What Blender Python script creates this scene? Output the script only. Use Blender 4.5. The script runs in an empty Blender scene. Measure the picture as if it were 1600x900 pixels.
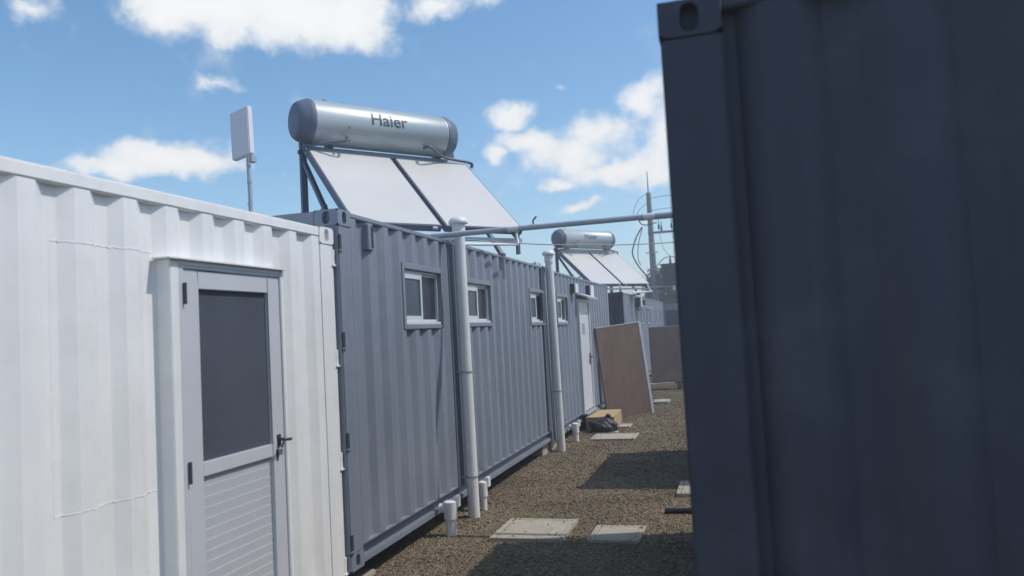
import bpy, bmesh, math, random
import numpy as np
from mathutils import Vector, Matrix
random.seed(7); rng = np.random.default_rng(7)
C = bpy.context.scene.collection
R = math.radians
scene = bpy.context.scene

# ------------------------------------------------------------------ camera
F, YAW, PITCH, ROLL, CAMZ = 1219.6, 0.27669, 0.05700, -0.053886, 1.8
fw = Vector((-math.sin(YAW)*math.cos(PITCH), math.cos(YAW)*math.cos(PITCH), math.sin(PITCH)))
rt = Vector((math.cos(YAW), math.sin(YAW), 0)); up = rt.cross(fw)
cr, sr = math.cos(ROLL), math.sin(ROLL)
rt, up = cr*rt + sr*up, -sr*rt + cr*up
camd = bpy.data.cameras.new('camera'); cam = bpy.data.objects.new('camera', camd); C.objects.link(cam)
M = Matrix((rt, up, -fw)).transposed().to_4x4(); M.translation = (0, 0, CAMZ)
cam.matrix_world = M
camd.sensor_width = 36; camd.lens = F/1600*36; camd.clip_start = .05; camd.clip_end = 2000
camd.dof.use_dof = True; camd.dof.focus_distance = 9.0; camd.dof.aperture_fstop = 1.9
scene.camera = cam

# ------------------------------------------------------------------ light and sky
SUN_AZ, SUN_EL = 75.0, 55.0            # azimuth from +Y towards +X
sd = Vector((math.sin(R(SUN_AZ))*math.cos(R(SUN_EL)), math.cos(R(SUN_AZ))*math.cos(R(SUN_EL)), math.sin(R(SUN_EL))))
sl = bpy.data.lights.new('sun', 'SUN'); sl.energy = 2.4; sl.angle = R(.8); sl.color = (1, .95, .87)
so = bpy.data.objects.new('sun', sl); C.objects.link(so); so.rotation_euler = sd.to_track_quat('Z', 'Y').to_euler()
so.location = (20, 10, 30)
scene.view_settings.view_transform = 'Standard'; scene.view_settings.look = 'None'
scene.view_settings.gamma = 1; scene.view_settings.exposure = .30
try: scene.view_settings.use_curve_mapping = False
except Exception: pass

SKY_STRENGTH = .14
world = bpy.data.worlds.new('World'); scene.world = world; world.use_nodes = True
wn, wl = world.node_tree.nodes, world.node_tree.links
wn.clear()
def W(t, **k):
    n = wn.new(t)
    for a, b in k.items(): setattr(n, a, b)
    return n
def wmath(op, a, b=None, c=None, clamp=False):
    n = W('ShaderNodeMath', operation=op, use_clamp=clamp)
    for i, v in enumerate((a, b, c)):
        if v is None: continue
        if isinstance(v, (int, float)): n.inputs[i].default_value = v
        else: wl.new(v, n.inputs[i])
    return n.outputs[0]
sky = W('ShaderNodeTexSky', sky_type='NISHITA', sun_disc=False, sun_elevation=R(SUN_EL), sun_rotation=R(SUN_AZ),
        altitude=300, air_density=1.0, dust_density=1.0, ozone_density=1.2)
tc = W('ShaderNodeTexCoord')
n1 = W('ShaderNodeTexNoise'); n1.inputs['Scale'].default_value = 13; n1.inputs['Detail'].default_value = 8; n1.inputs['Roughness'].default_value = .62
wl.new(tc.outputs['Generated'], n1.inputs['Vector'])
nw = W('ShaderNodeTexNoise'); nw.inputs['Scale'].default_value = 14; nw.inputs['Detail'].default_value = 5
wl.new(tc.outputs['Generated'], nw.inputs['Vector'])
sub = W('ShaderNodeVectorMath', operation='SUBTRACT'); wl.new(nw.outputs['Color'], sub.inputs[0]); sub.inputs[1].default_value = (.5, .5, .5)
scl = W('ShaderNodeVectorMath', operation='SCALE'); wl.new(sub.outputs[0], scl.inputs[0]); scl.inputs['Scale'].default_value = .06
wdir = W('ShaderNodeVectorMath', operation='ADD'); wl.new(tc.outputs['Generated'], wdir.inputs[0]); wl.new(scl.outputs[0], wdir.inputs[1])
CLOUDS = [(-36.36, 22.83, 0.1087, 0.0377, 1.1), (-39.68, 21.86, 0.0498, 0.0214, 0.75), (-30.72, 22.72, 0.0972, 0.0434, 1.15), (-26.38, 22.78, 0.057, 0.0471, 1.1), (-33.25, 25.72, 0.2389, 0.0507, 1.1), (-19.97, 23.6, 0.0652, 0.0261, 0.85), (-17.09, 23.6, 0.0384, 0.0169, 0.6), (-46.85, 21.72, 0.0435, 0.0227, 0.72), (-45.08, 20.67, 0.0205, 0.0205, 0.38), (-36.68, 13.2, 0.045, 0.021, 1.25), (-39.34, 12.77, 0.078, 0.021, 1.15), (-42.28, 12.15, 0.068, 0.0135, 1.0), (-43.79, 11.83, 0.045, 0.009, .75), (-36.32, 17.92, 0.0283, 0.0097, 0.6), (-34.76, 17.84, 0.0165, 0.0068, 0.42), (-15.17, 15.55, 0.0336, 0.0192, 0.95), (-13.62, 13.61, 0.048, 0.019, .95), (-11.05, 12.85, 0.066, 0.029, 1.05), (-8.38, 14.14, 0.0559, 0.0399, 1.0), (-6.17, 15.73, 0.0473, 0.0316, 0.8), (-4.24, 13.54, 0.0356, 0.0711, 0.8), (-7.85, 11.37, 0.068, 0.020, 1.05), (-5.31, 11.3, 0.0479, 0.0303, 0.95), (-11.98, 10.75, 0.024, 0.009, 1.05), (-10.78, 17.23, 0.0198, 0.0071, 0.4), (-16.66, 12.82, 0.016, 0.013, .8), (-17.91, 13.51, 0.0145, 0.0113, 0.35), (-10.82, 8.92, 0.026, 0.008, .7), (-9.64, 8.98, 0.0162, 0.0057, 0.35), (-31.68, 11.84, 0.0109, 0.0062, 0.4), (-31.54, 11.04, 0.0141, 0.0063, 0.42), (-6.24, 7.57, 0.0242, 0.0081, 0.3), (-16.62, 6.6, 0.0491, 0.0082, 0.35), (-12.34, 7.06, 0.049, 0.0082, 0.3)]
acc = None
for az, el, a, b, w in CLOUDS:
    a_, e_ = R(az), R(el)
    m = W('ShaderNodeMapping', vector_type='TEXTURE')
    wl.new(wdir.outputs[0], m.inputs['Vector'])
    m.inputs['Location'].default_value = (math.sin(a_)*math.cos(e_), math.cos(a_)*math.cos(e_), math.sin(e_))
    m.inputs['Rotation'].default_value = (e_, 0, -a_)
    m.inputs['Scale'].default_value = (a*1.42, .6, b*1.42)
    ln = W('ShaderNodeVectorMath', operation='LENGTH'); wl.new(m.outputs[0], ln.inputs[0])
    v = wmath('SUBTRACT', 1.0, ln.outputs['Value'], clamp=True)
    v = wmath('MULTIPLY', v, w)
    acc = v if acc is None else wmath('SMOOTH_MAX', acc, v, .15)
# the rest of the sky, outside the mapped part, carries the same kind of broken cumulus
n2 = W('ShaderNodeTexNoise'); n2.inputs['Scale'].default_value = 3.2; n2.inputs['Detail'].default_value = 7; n2.inputs['Roughness'].default_value = .6
wl.new(tc.outputs['Generated'], n2.inputs['Vector'])
far = W('ShaderNodeVectorMath', operation='DISTANCE'); wl.new(tc.outputs['Generated'], far.inputs[0]); far.inputs[1].default_value = (-.28, .94, .18)
fm = wmath('MULTIPLY', wmath('SUBTRACT', far.outputs['Value'], .78), 3.0, clamp=True)
g2 = wmath('MULTIPLY', wmath('MULTIPLY', wmath('SUBTRACT', n2.outputs['Fac'], .53), 5.0, clamp=True), fm)
acc = wmath('MAXIMUM', acc, g2)
dn = wmath('ADD', acc, wmath('MULTIPLY', wmath('SUBTRACT', n1.outputs['Fac'], .5), 1.7))
dens = W('ShaderNodeMapRange', interpolation_type='SMOOTHSTEP'); wl.new(dn, dens.inputs['Value'])
dens.inputs['From Min'].default_value = .16; dens.inputs['From Max'].default_value = .72
gate = wmath('MULTIPLY', acc, 5.0, clamp=True)
cl = wmath('MULTIPLY', wmath('MULTIPLY', dens.outputs[0], gate), .96)
ramp = W('ShaderNodeMix', data_type='RGBA'); wl.new(dn, ramp.inputs['Factor'])
ramp.inputs['A'].default_value = (4.7, 5.0, 5.35, 1); ramp.inputs['B'].default_value = (6.0, 5.95, 5.85, 1)
hs = W('ShaderNodeHueSaturation'); wl.new(sky.outputs[0], hs.inputs['Color'])
hs.inputs['Hue'].default_value = .493; hs.inputs['Saturation'].default_value = 1.2; hs.inputs['Value'].default_value = 1.0
mx = W('ShaderNodeMix', data_type='RGBA'); wl.new(cl, mx.inputs['Factor']); wl.new(hs.outputs[0], mx.inputs['A']); wl.new(ramp.outputs['Result'], mx.inputs['B'])
bg = W('ShaderNodeBackground'); bg.inputs['Strength'].default_value = SKY_STRENGTH
wl.new(mx.outputs['Result'], bg.inputs['Color'])
wo = W('ShaderNodeOutputWorld'); wl.new(bg.outputs[0], wo.inputs[0])

# ------------------------------------------------------------------ materials
def mat(name, col, rough=.5, metal=0., var=.10, vscale=3., bump=0., bscale=40., streak=0., spec=.5, coat=0., dirt=None, trans=0.):
    m = bpy.data.materials.new(name); m.use_nodes = True
    nt = m.node_tree; n, l = nt.nodes, nt.links
    p = n['Principled BSDF']
    p.inputs['Roughness'].default_value = rough; p.inputs['Metallic'].default_value = metal
    p.inputs['Specular IOR Level'].default_value = spec
    p.inputs['Coat Weight'].default_value = coat
    p.inputs['Transmission Weight'].default_value = trans
    t = n.new('ShaderNodeTexCoord')
    no = n.new('ShaderNodeTexNoise'); no.inputs['Scale'].default_value = vscale; no.inputs['Detail'].default_value = 6; no.inputs['Roughness'].default_value = .65
    l.new(t.outputs['Object'], no.inputs['Vector'])
    mp = n.new('ShaderNodeMapRange'); mp.inputs['From Min'].default_value = .3; mp.inputs['From Max'].default_value = .7
    mp.inputs['To Min'].default_value = 1-var; mp.inputs['To Max'].default_value = 1+var
    l.new(no.outputs['Fac'], mp.inputs['Value'])
    fac = mp.outputs[0]
    if streak:
        mg = n.new('ShaderNodeMapping'); mg.inputs['Scale'].default_value = (14, 14, .5); l.new(t.outputs['Object'], mg.inputs['Vector'])
        s = n.new('ShaderNodeTexNoise'); s.inputs['Scale'].default_value = 1.; s.inputs['Detail'].default_value = 5
        l.new(mg.outputs[0], s.inputs['Vector'])
        sm = n.new('ShaderNodeMapRange'); sm.inputs['From Min'].default_value = .35; sm.inputs['From Max'].default_value = .7
        sm.inputs['To Min'].default_value = 1; sm.inputs['To Max'].default_value = 1-streak
        l.new(s.outputs['Fac'], sm.inputs['Value'])
        mm = n.new('ShaderNodeMath'); mm.operation = 'MULTIPLY'; l.new(fac, mm.inputs[0]); l.new(sm.outputs[0], mm.inputs[1]); fac = mm.outputs[0]
    v = n.new('ShaderNodeVectorMath'); v.operation = 'SCALE'; v.inputs[0].default_value = col; l.new(fac, v.inputs['Scale'])
    out = v.outputs[0]
    if dirt:
        dc, amt = dirt
        dno = n.new('ShaderNodeTexNoise'); dno.inputs['Scale'].default_value = vscale*1.7; dno.inputs['Detail'].default_value = 8; dno.inputs['Roughness'].default_value = .7
        l.new(t.outputs['Object'], dno.inputs['Vector'])
        dm = n.new('ShaderNodeMapRange'); dm.inputs['From Min'].default_value = .5; dm.inputs['From Max'].default_value = .72; dm.inputs['To Max'].default_value = amt
        l.new(dno.outputs['Fac'], dm.inputs['Value'])
        mi = n.new('ShaderNodeMix'); mi.data_type = 'RGBA'; l.new(dm.outputs[0], mi.inputs['Factor']); l.new(out, mi.inputs['A']); mi.inputs['B'].default_value = (*dc, 1)
        out = mi.outputs['Result']
    l.new(out, p.inputs['Base Color'])
    rm = n.new('ShaderNodeMapRange'); rm.inputs['To Min'].default_value = max(0, rough-.07); rm.inputs['To Max'].default_value = min(1, rough+.07)
    l.new(no.outputs['Fac'], rm.inputs['Value']); l.new(rm.outputs[0], p.inputs['Roughness'])
    if bump:
        b = n.new('ShaderNodeBump'); b.inputs['Strength'].default_value = bump; b.inputs['Distance'].default_value = .02
        bn = n.new('ShaderNodeTexNoise'); bn.inputs['Scale'].default_value = bscale; bn.inputs['Detail'].default_value = 4
        l.new(t.outputs['Object'], bn.inputs['Vector']); l.new(bn.outputs['Fac'], b.inputs['Height']); l.new(b.outputs[0], p.inputs['Normal'])
    return m
MW = mat('white_paint', (.81, .81, .80), .5, var=.05, vscale=1.6, bump=.10, bscale=7, streak=.05, dirt=((.50, .48, .44), .22))
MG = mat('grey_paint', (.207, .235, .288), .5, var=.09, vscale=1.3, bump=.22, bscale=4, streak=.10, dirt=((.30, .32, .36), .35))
MD = mat('dark_paint_and_shade', (.033, .039, .066), .6, var=.12, vscale=1.2, bump=.10, bscale=6, streak=.12, dirt=((.10, .11, .14), .4))  # navy paint, and painted shade on the distant container's end
MGD = mat('dark_blue_grey', (.085, .105, .145), .6, var=.10, vscale=1.5, streak=.12)
MSLOT = mat('recess_shade', (.03, .033, .042), .7)  # black stands in for the shade inside slots and slits
MALU = mat('white_aluminium', (.62, .63, .65), .35, var=.03, spec=.5)
MDOOR = mat('grey_white_door', (.55, .565, .60), .38, var=.03)
MPVC = mat('white_pvc', (.78, .78, .76), .38, var=.05, vscale=5, streak=.06, dirt=((.45, .43, .40), .25))
MGLASS = mat('tinted_pane', (.085, .095, .120), .12, var=.15, vscale=1.5, spec=.6)
MPANE = mat('window_pane', (.055, .08, .11), .28, var=.15, vscale=2, spec=.25)
MPANED = mat('window_pane_open', (.03, .033, .05), .35, var=.2, vscale=2)
MHARD = mat('dark_hardware', (.06, .06, .07), .4, metal=.4)
MTANK = mat('tank_silver', (.40, .45, .47), .42, metal=.22, var=.03, vscale=3)
MCAP = mat('tank_cap', (.12, .145, .205), .5, var=.06)
MINK = mat('lettering_ink', (.05, .065, .10), .5)
MFRAME = mat('heater_frame', (.11, .13, .19), .5, metal=.2)
MCGL = mat('collector_glass', (.61, .595, .57), .36, var=.03, vscale=1.4, spec=.5)
MBRASS = mat('fitting', (.38, .38, .38), .55, metal=.2)
MCONC = mat('concrete', (.42, .375, .30), .9, var=.12, vscale=6, bump=.3, bscale=60, dirt=((.16, .13, .10), .5))
MBOARD = mat('brown_board', (.25, .165, .125), .65, var=.14, vscale=2.2, streak=.15, dirt=((.31, .24, .20), .5), bump=.05, bscale=15)
MBEDGE = mat('pale_edge', (.62, .62, .66), .5)
MTAN = mat('tan_ply', (.42, .30, .16), .7, var=.12, vscale=5)
MPINE = mat('pine_wood', (.55, .45, .27), .7, var=.12, vscale=8)
MBAG = mat('black_plastic', (.014, .014, .016), .5, var=.1, bump=.5, bscale=18)
MPIPE = mat('black_pipe', (.02, .02, .022), .45)
MPIPB = mat('weathered_pipe', (.42, .46, .50), .45, var=.06, streak=.1)
MPOLE = mat('pole_concrete', (.22, .23, .25), .8, var=.1)
MSTEEL = mat('steel_dark', (.055, .063, .08), .5, metal=.3)
MWIRE = mat('cable', (.07, .08, .10), .6)
MANT = mat('antenna_plastic', (.70, .68, .74), .45, var=.02)
MGALV = mat('galvanised', (.40, .43, .47), .45, metal=.5)
MBARK = mat('bark', (.10, .075, .055), .9, bump=.4)
def leaf_mat(name, col):
    m = bpy.data.materials.new(name); m.use_nodes = True; n, l = m.node_tree.nodes, m.node_tree.links
    p = n['Principled BSDF']; p.inputs['Roughness'].default_value = .55
    t = n.new('ShaderNodeTexCoord'); no = n.new('ShaderNodeTexNoise'); no.inputs['Scale'].default_value = 2.2; no.inputs['Detail'].default_value = 3
    l.new(t.outputs['Object'], no.inputs['Vector'])
    mi = n.new('ShaderNodeMix'); mi.data_type = 'RGBA'; l.new(no.outputs['Fac'], mi.inputs['Factor'])
    mi.inputs['A'].default_value = (col[0]*.45, col[1]*.5, col[2]*.5, 1); mi.inputs['B'].default_value = (col[0]*1.5, col[1]*1.45, col[2]*1.3, 1)
    l.new(mi.outputs['Result'], p.inputs['Base Color'])
    return m
MLEAF = leaf_mat('leaf_green', (.045, .07, .035)); MLEAF2 = leaf_mat('leaf_pale', (.10, .14, .11))
def gravel_mat(name, cell):
    m = bpy.data.materials.new(name); m.use_nodes = True; n, l = m.node_tree.nodes, m.node_tree.links
    p = n['Principled BSDF']; p.inputs['Roughness'].default_value = .9; p.inputs['Specular IOR Level'].default_value = .25
    t = n.new('ShaderNodeTexCoord')
    vo = n.new('ShaderNodeTexVoronoi'); vo.inputs['Scale'].default_value = cell; l.new(t.outputs['Object'], vo.inputs['Vector'])
    sx = n.new('ShaderNodeSeparateColor'); l.new(vo.outputs['Color'], sx.inputs[0])
    cr_ = n.new('ShaderNodeValToRGB'); e = cr_.color_ramp.elements
    e[0].position = 0; e[0].color = (.130, .100, .066, 1); e[1].position = 1; e[1].color = (.32, .27, .20, 1)
    for pos, c in ((.3, (.185, .142, .092)), (.6, (.235, .185, .120)), (.85, (.265, .215, .142))):
        k = e.new(pos); k.color = (*c, 1)
    l.new(sx.outputs[0], cr_.inputs[0])
    no = n.new('ShaderNodeTexNoise'); no.inputs['Scale'].default_value = .9; no.inputs['Detail'].default_value = 5; l.new(t.outputs['Object'], no.inputs['Vector'])
    mp = n.new('ShaderNodeMapRange'); mp.inputs['From Min'].default_value = .3; mp.inputs['From Max'].default_value = .7; mp.inputs['To Min'].default_value = .78; mp.inputs['To Max'].default_value = 1.18
    l.new(no.outputs['Fac'], mp.inputs['Value'])
    v = n.new('ShaderNodeVectorMath'); v.operation = 'SCALE'; l.new(cr_.outputs[0], v.inputs[0]); l.new(mp.outputs[0], v.inputs['Scale'])
    l.new(v.outputs[0], p.inputs['Base Color'])
    b = n.new('ShaderNodeBump'); b.inputs['Strength'].default_value = .9; b.inputs['Distance'].default_value = .02; b.invert = True
    l.new(vo.outputs['Distance'], b.inputs['Height']); l.new(b.outputs[0], p.inputs['Normal'])
    return m
MGRAV = gravel_mat('gravel', 55); MPEB = gravel_mat('pebble', 40)

# ------------------------------------------------------------------ mesh helpers
class MB:
    def __init__(s): s.v = []; s.f = []
    def quad(s, a, b, c, d):
        i = len(s.v); s.v += [tuple(a), tuple(b), tuple(c), tuple(d)]; s.f.append((i, i+1, i+2, i+3)); return s
    def poly(s, pts):
        i = len(s.v); s.v += [tuple(p) for p in pts]; s.f.append(tuple(range(i, i+len(pts)))); return s
    def box(s, x0, x1, y0, y1, z0, z1):
        i = len(s.v)
        s.v += [(x0,y0,z0),(x1,y0,z0),(x1,y1,z0),(x0,y1,z0),(x0,y0,z1),(x1,y0,z1),(x1,y1,z1),(x0,y1,z1)]
        s.f += [tuple(i+k for k in q) for q in ((3,2,1,0),(4,5,6,7),(0,1,5,4),(1,2,6,5),(2,3,7,6),(3,0,4,7))]
        return s
    def hexa(s, p):     # eight corners, bottom four then top four
        i = len(s.v); s.v += [tuple(q) for q in p]
        s.f += [tuple(i+k for k in q) for q in ((3,2,1,0),(4,5,6,7),(0,1,5,4),(1,2,6,5),(2,3,7,6),(3,0,4,7))]
        return s
    def bar(s, a, b, w, h=None):
        a, b = Vector(a), Vector(b); h = h or w
        d = (b-a).normalized(); r = d.cross(Vector((0,0,1)))
        r = Vector((1,0,0)) if r.length < 1e-4 else r.normalized(); u = r.cross(d)
        c = [(-1,-1),(1,-1),(1,1),(-1,1)]
        return s.hexa([a + r*(x*w/2) + u*(y*h/2) for x, y in c] + [b + r*(x*w/2) + u*(y*h/2) for x, y in c])
    def tube(s, pts, r, n=10, caps=True, closed=False):
        pts = [Vector(p) for p in pts]; rr = r if isinstance(r, (list, tuple)) else [r]*len(pts)
        base = len(s.v); ref = None
        for i, p in enumerate(pts):
            d = (pts[min(i+1, len(pts)-1)] - pts[max(i-1, 0)]).normalized()
            if ref is None:
                ref = d.cross(Vector((0,0,1)))
                if ref.length < 1e-3: ref = Vector((1,0,0))
            ref = (ref - d*ref.dot(d)).normalized(); b2 = d.cross(ref)
            for k in range(n):
                t = 2*math.pi*k/n; s.v.append(tuple(p + ref*(rr[i]*math.cos(t)) + b2*(rr[i]*math.sin(t))))
        for i in range(len(pts)-1):
            for k in range(n):
                a = base+i*n+k; b = base+i*n+(k+1) % n; s.f.append((a, b, b+n, a+n))
        if caps:
            s.f.append(tuple(base+k for k in reversed(range(n)))); s.f.append(tuple(base+(len(pts)-1)*n+k for k in range(n)))
        return s
    def lathe(s, prof, c=(0,0,0), n=24):       # profile of (radius, z) about a vertical axis
        base = len(s.v)
        for r, z in prof:
            for k in range(n):
                t = 2*math.pi*k/n; s.v.append((c[0]+r*math.cos(t), c[1]+r*math.sin(t), c[2]+z))
        for i in range(len(prof)-1):
            for k in range(n):
                a = base+i*n+k; b = base+i*n+(k+1) % n; s.f.append((a, b, b+n, a+n))
        s.f.append(tuple(base+k for k in reversed(range(n)))); s.f.append(tuple(base+(len(prof)-1)*n+k for k in range(n)))
        return s
    def build(s, name, m, parent=None, bevel=0., smooth=False, loc=None):
        me = bpy.data.meshes.new(name); me.from_pydata(s.v, [], s.f); me.update()
        bm = bmesh.new(); bm.from_mesh(me)
        bmesh.ops.remove_doubles(bm, verts=bm.verts, dist=1e-5)
        if bevel:
            es = [e for e in bm.edges if len(e.link_faces) == 2 and e.calc_face_angle(0) > .6]
            bmesh.ops.bevel(bm, geom=es, offset=bevel, segments=2, affect='EDGES', clamp_overlap=True)
        bmesh.ops.recalc_face_normals(bm, faces=bm.faces)
        bm.to_mesh(me); bm.free()
        if smooth:
            me.polygons.foreach_set('use_smooth', [True]*len(me.polygons))
            try: me.set_sharp_from_angle(angle=R(42))
            except Exception: pass
        me.materials.append(m)
        o = bpy.data.objects.new(name, me); C.objects.link(o)
        if parent: o.parent = parent
        if loc: o.location = loc
        return o
def tag(o, label=None, cat=None, group=None, kind=None):
    if label: o['label'] = label
    if cat: o['category'] = cat
    if group: o['group'] = group
    if kind: o['kind'] = kind
    return o
def thing(name, label, cat, loc=(0,0,0), rz=0., group=None):
    o = bpy.data.objects.new(name, None); C.objects.link(o); o.location = loc; o.rotation_euler = (0,0,rz); o.empty_display_size = .2
    return tag(o, label, cat, group)
def curve_pts(pts, n=8):                       # Catmull-Rom through points
    P = [Vector(p) for p in pts]; P = [P[0]*2-P[1]] + P + [P[-1]*2-P[-2]]; out = []
    for i in range(1, len(P)-2):
        for k in range(n):
            t = k/n; a, b, c, d = P[i-1:i+3]
            out.append(.5*((2*b) + (c-a)*t + (2*a-5*b+4*c-d)*t*t + (3*b-a-3*c+d)*t**3))
    out.append(P[-2]); return out

# ------------------------------------------------------------------ shipping containers
def corrugated(mb, u0, u1, z0, z1, mp, openings=(), pitch=.286, depth=.036, phase=0., flat=.085, inner=.07, zs=()):
    sl_ = (pitch-flat-inner)/2
    def d(u):
        t = (u-phase) % pitch
        if t <= flat: return 0.
        if t <= flat+sl_: return -depth*(t-flat)/sl_
        if t <= flat+sl_+inner: return -depth
        return -depth*(1-(t-flat-sl_-inner)/sl_)
    us = {round(u0, 5), round(u1, 5)}
    k = math.floor((u0-phase)/pitch)-1
    while phase+k*pitch < u1+pitch:
        for q in (0, flat, flat+sl_, flat+sl_+inner):
            u = phase+k*pitch+q
            if u0 < u < u1: us.add(round(u, 5))
        k += 1
    for o in openings: us.add(o[0]); us.add(o[1])
    us = sorted(us)
    for a, b in zip(us, us[1:]):
        if b-a < 1e-4: continue
        m_ = (a+b)/2; seg = [(z0, z1)]
        for (ya, yb, za, zb) in openings:
            if ya < m_ < yb: seg = [t for s_ in seg for t in ((s_[0], min(s_[1], za)), (max(s_[0], zb), s_[1])) if t[1]-t[0] > 1e-4]
        da, db = d(a+1e-6), d(b-1e-6)
        for s0, s1 in seg:
            cuts = [s0] + [z for z in zs if s0 < z < s1] + [s1]
            for c0, c1 in zip(cuts, cuts[1:]):
                mb.quad(mp(a, da, c0), mp(b, db, c0), mp(b, db, c1), mp(a, da, c1))
def casting(mb, hole, x0, x1, y0, y1, z0, z1, hw=.030, hh=.048, ):
    # corner block whose listed faces carry an oval lifting hole
    N = 24; cz = (z0+z1)/2; dep = .05
    def face(o, u, n, w, hs):         # o centre, u in-plane horizontal unit, n outward
        o, u, n = Vector(o), Vector(u), Vector(n); v = Vector((0,0,1))
        sq, ov = [], []
        for k in range(N):
            t = 2*math.pi*k/N + math.pi/N; c, s_ = math.cos(t), math.sin(t); m_ = max(abs(c), abs(s_))
            sq.append(o + u*(c/m_*w/2) + v*(s_/m_*hs/2))
            f = hh-hw
            ov.append(o + u*(c*hw) + v*(s_*hw + (f if s_ > 0 else -f)))
        for k in range(N):
            j = (k+1) % N
            mb.quad(sq[k], sq[j], ov[j], ov[k])
            mb.quad(ov[k], ov[j], ov[j]-n*dep, ov[k]-n*dep)
        mb.poly([p - n*dep for p in ov])
    cx, cy = (x0+x1)/2, (y0+y1)/2
    faces = {'x': ((x1,cy,cz),(0,1,0),(1,0,0),y1-y0), 'X': ((x0,cy,cz),(0,1,0),(-1,0,0),y1-y0),
             'y': ((cx,y1,cz),(1,0,0),(0,1,0),x1-x0), 'Y': ((cx,y0,cz),(1,0,0),(0,-1,0),x1-x0)}
    pl = {'x': [(x1,y0,z0),(x1,y1,z0),(x1,y1,z1),(x1,y0,z1)], 'X': [(x0,y0,z0),(x0,y1,z0),(x0,y1,z1),(x0,y0,z1)],
          'y': [(x0,y1,z0),(x1,y1,z0),(x1,y1,z1),(x0,y1,z1)], 'Y': [(x0,y0,z0),(x1,y0,z0),(x1,y0,z1),(x0,y0,z1)]}
    for k in 'xXyY':
        if k in hole:
            o, u, n, w = faces[k]; face(o, u, n, w, z1-z0)
        else: mb.poly(pl[k])
    mb.poly([(x0,y0,z0),(x1,y0,z0),(x1,y1,z0),(x0,y1,z0)]); mb.poly([(x0,y0,z1),(x1,y0,z1),(x1,y1,z1),(x0,y1,z1)])
def container(name, label, loc, rz, L, H, m, openings=(), phase=0., rail=.07, post=.19, end_pitch=.30, group=None, width=2.438, skirt=.15, end_depth=.042):
    # local frame: the long side faces +X at x = 0, length along +Y
    t = thing(name, label, 'container', loc, rz, group)
    w = width
    mb = MB(); corrugated(mb, post, L-post, skirt, H-rail, lambda u, d, z: (d-.004, u, z), openings, phase=phase)
    side = mb.build('side_wall', m, t)
    MB().quad((-w,post,skirt),(-w,L-post,skirt),(-w,L-post,H-rail),(-w,post,H-rail)).build('back_wall', m, t)
    for y, sg in ((0., 1), (L, -1)):
        mb = MB(); corrugated(mb, -w+post, -post, skirt, H-(.10 if sg > 0 or rz < 3 else .04), lambda u, d, z: (u, y-sg*(d-.006), z), pitch=end_pitch, depth=end_depth, phase=-w+.22, flat=.11, inner=.10)
        mb.build('end_wall', m, t)
        MB().box(-w+post, -post, y if sg > 0 else y-.06, y+.06 if sg > 0 else y, H-(.105 if sg > 0 or rz < 3 else .045), H-.004).build('end_rail', m, t, bevel=.006)
        MB().box(-w+post, -post, y+.002 if sg > 0 else y-.08, y+.08 if sg > 0 else y-.002, .004, skirt+.01).build('end_rail', m, t, bevel=.006)
    mb = MB()
    for k in range(int(L/.25)):                                   # the roof is a shallow corrugated sheet
        a = .05 + k*(L-.1)/int(L/.25); q = (L-.1)/int(L/.25)
        zt = H-.03
        mb.quad((-w+.03,a,zt),(-.03,a,zt),(-.03,a+q*.5,zt),(-w+.03,a+q*.5,zt))
        mb.quad((-w+.03,a+q*.5,zt),(-.03,a+q*.5,zt),(-.03,a+q,zt),(-w+.03,a+q,zt))
    for i, v in enumerate(mb.v):
        if (i//4) % 2 == 1 and i % 4 in (2, 3): pass
    mb.build('roof', m, t)
    MB().quad((-w+.02,.02,skirt-.02),(-.07,.02,skirt-.02),(-.07,L-.02,skirt-.02),(-w+.02,L-.02,skirt-.02)).build('floor', MD, t)
    MB().box(-.06, 0., post, L-post, H-rail, H-.006).build('top_rail', m, t, bevel=.008)
    MB().box(-w, -w+.06, post, L-post, H-rail, H-.006).build('top_rail', m, t, bevel=.008)
    # bottom rail: a channel, open towards the alley
    mb = MB(); mb.box(-.075, -.067, post, L-post, .012, skirt-.01); mb.box(-.067, -.006, post, L-post, skirt-.012, skirt+.006); mb.box(-.067, -.018, post, L-post, .004, .050)
    mb.build('bottom_rail', m, t, bevel=.004)
    MB().box(-w, -w+.06, post, L-post, .004, skirt+.01).build('bottom_rail', m, t)
    for x0, x1, hx in ((-post+.001, .004, 'x'), (-w-.004, -w+post-.001, 'X')):
        for y0, y1, hy in ((-.004, post-.001, 'Y'), (L-post+.001, L+.004, 'y')):
            for z0, z1 in ((0., .118), (H-.118, H)):
                mb = MB(); casting(mb, hx+hy, x0, x1, y0, y1, z0, z1); mb.build('corner_casting', m, t)
            px0, px1 = (-post, 0.) if hx == 'x' else (-w, -w+post)
            py0, py1 = (0., post) if hy == 'Y' else (L-post, L)
            MB().box(px0, px1, py0, py1, .118, H-.118).build('corner_post', m, t, bevel=.008)
    return t
def slots(t, m, y, zs, x=.0, ms=None):
    for z in zs:
        s = MB().box(x-.02, x+.003, y-.016, y+.016, z-.055, z+.055).build('hinge_slot', ms or MSLOT, t)
        MB().box(x-.02, x+.012, y-.022, y+.022, z-.066, z-.055).build('slot_lip', m, s)

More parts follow.
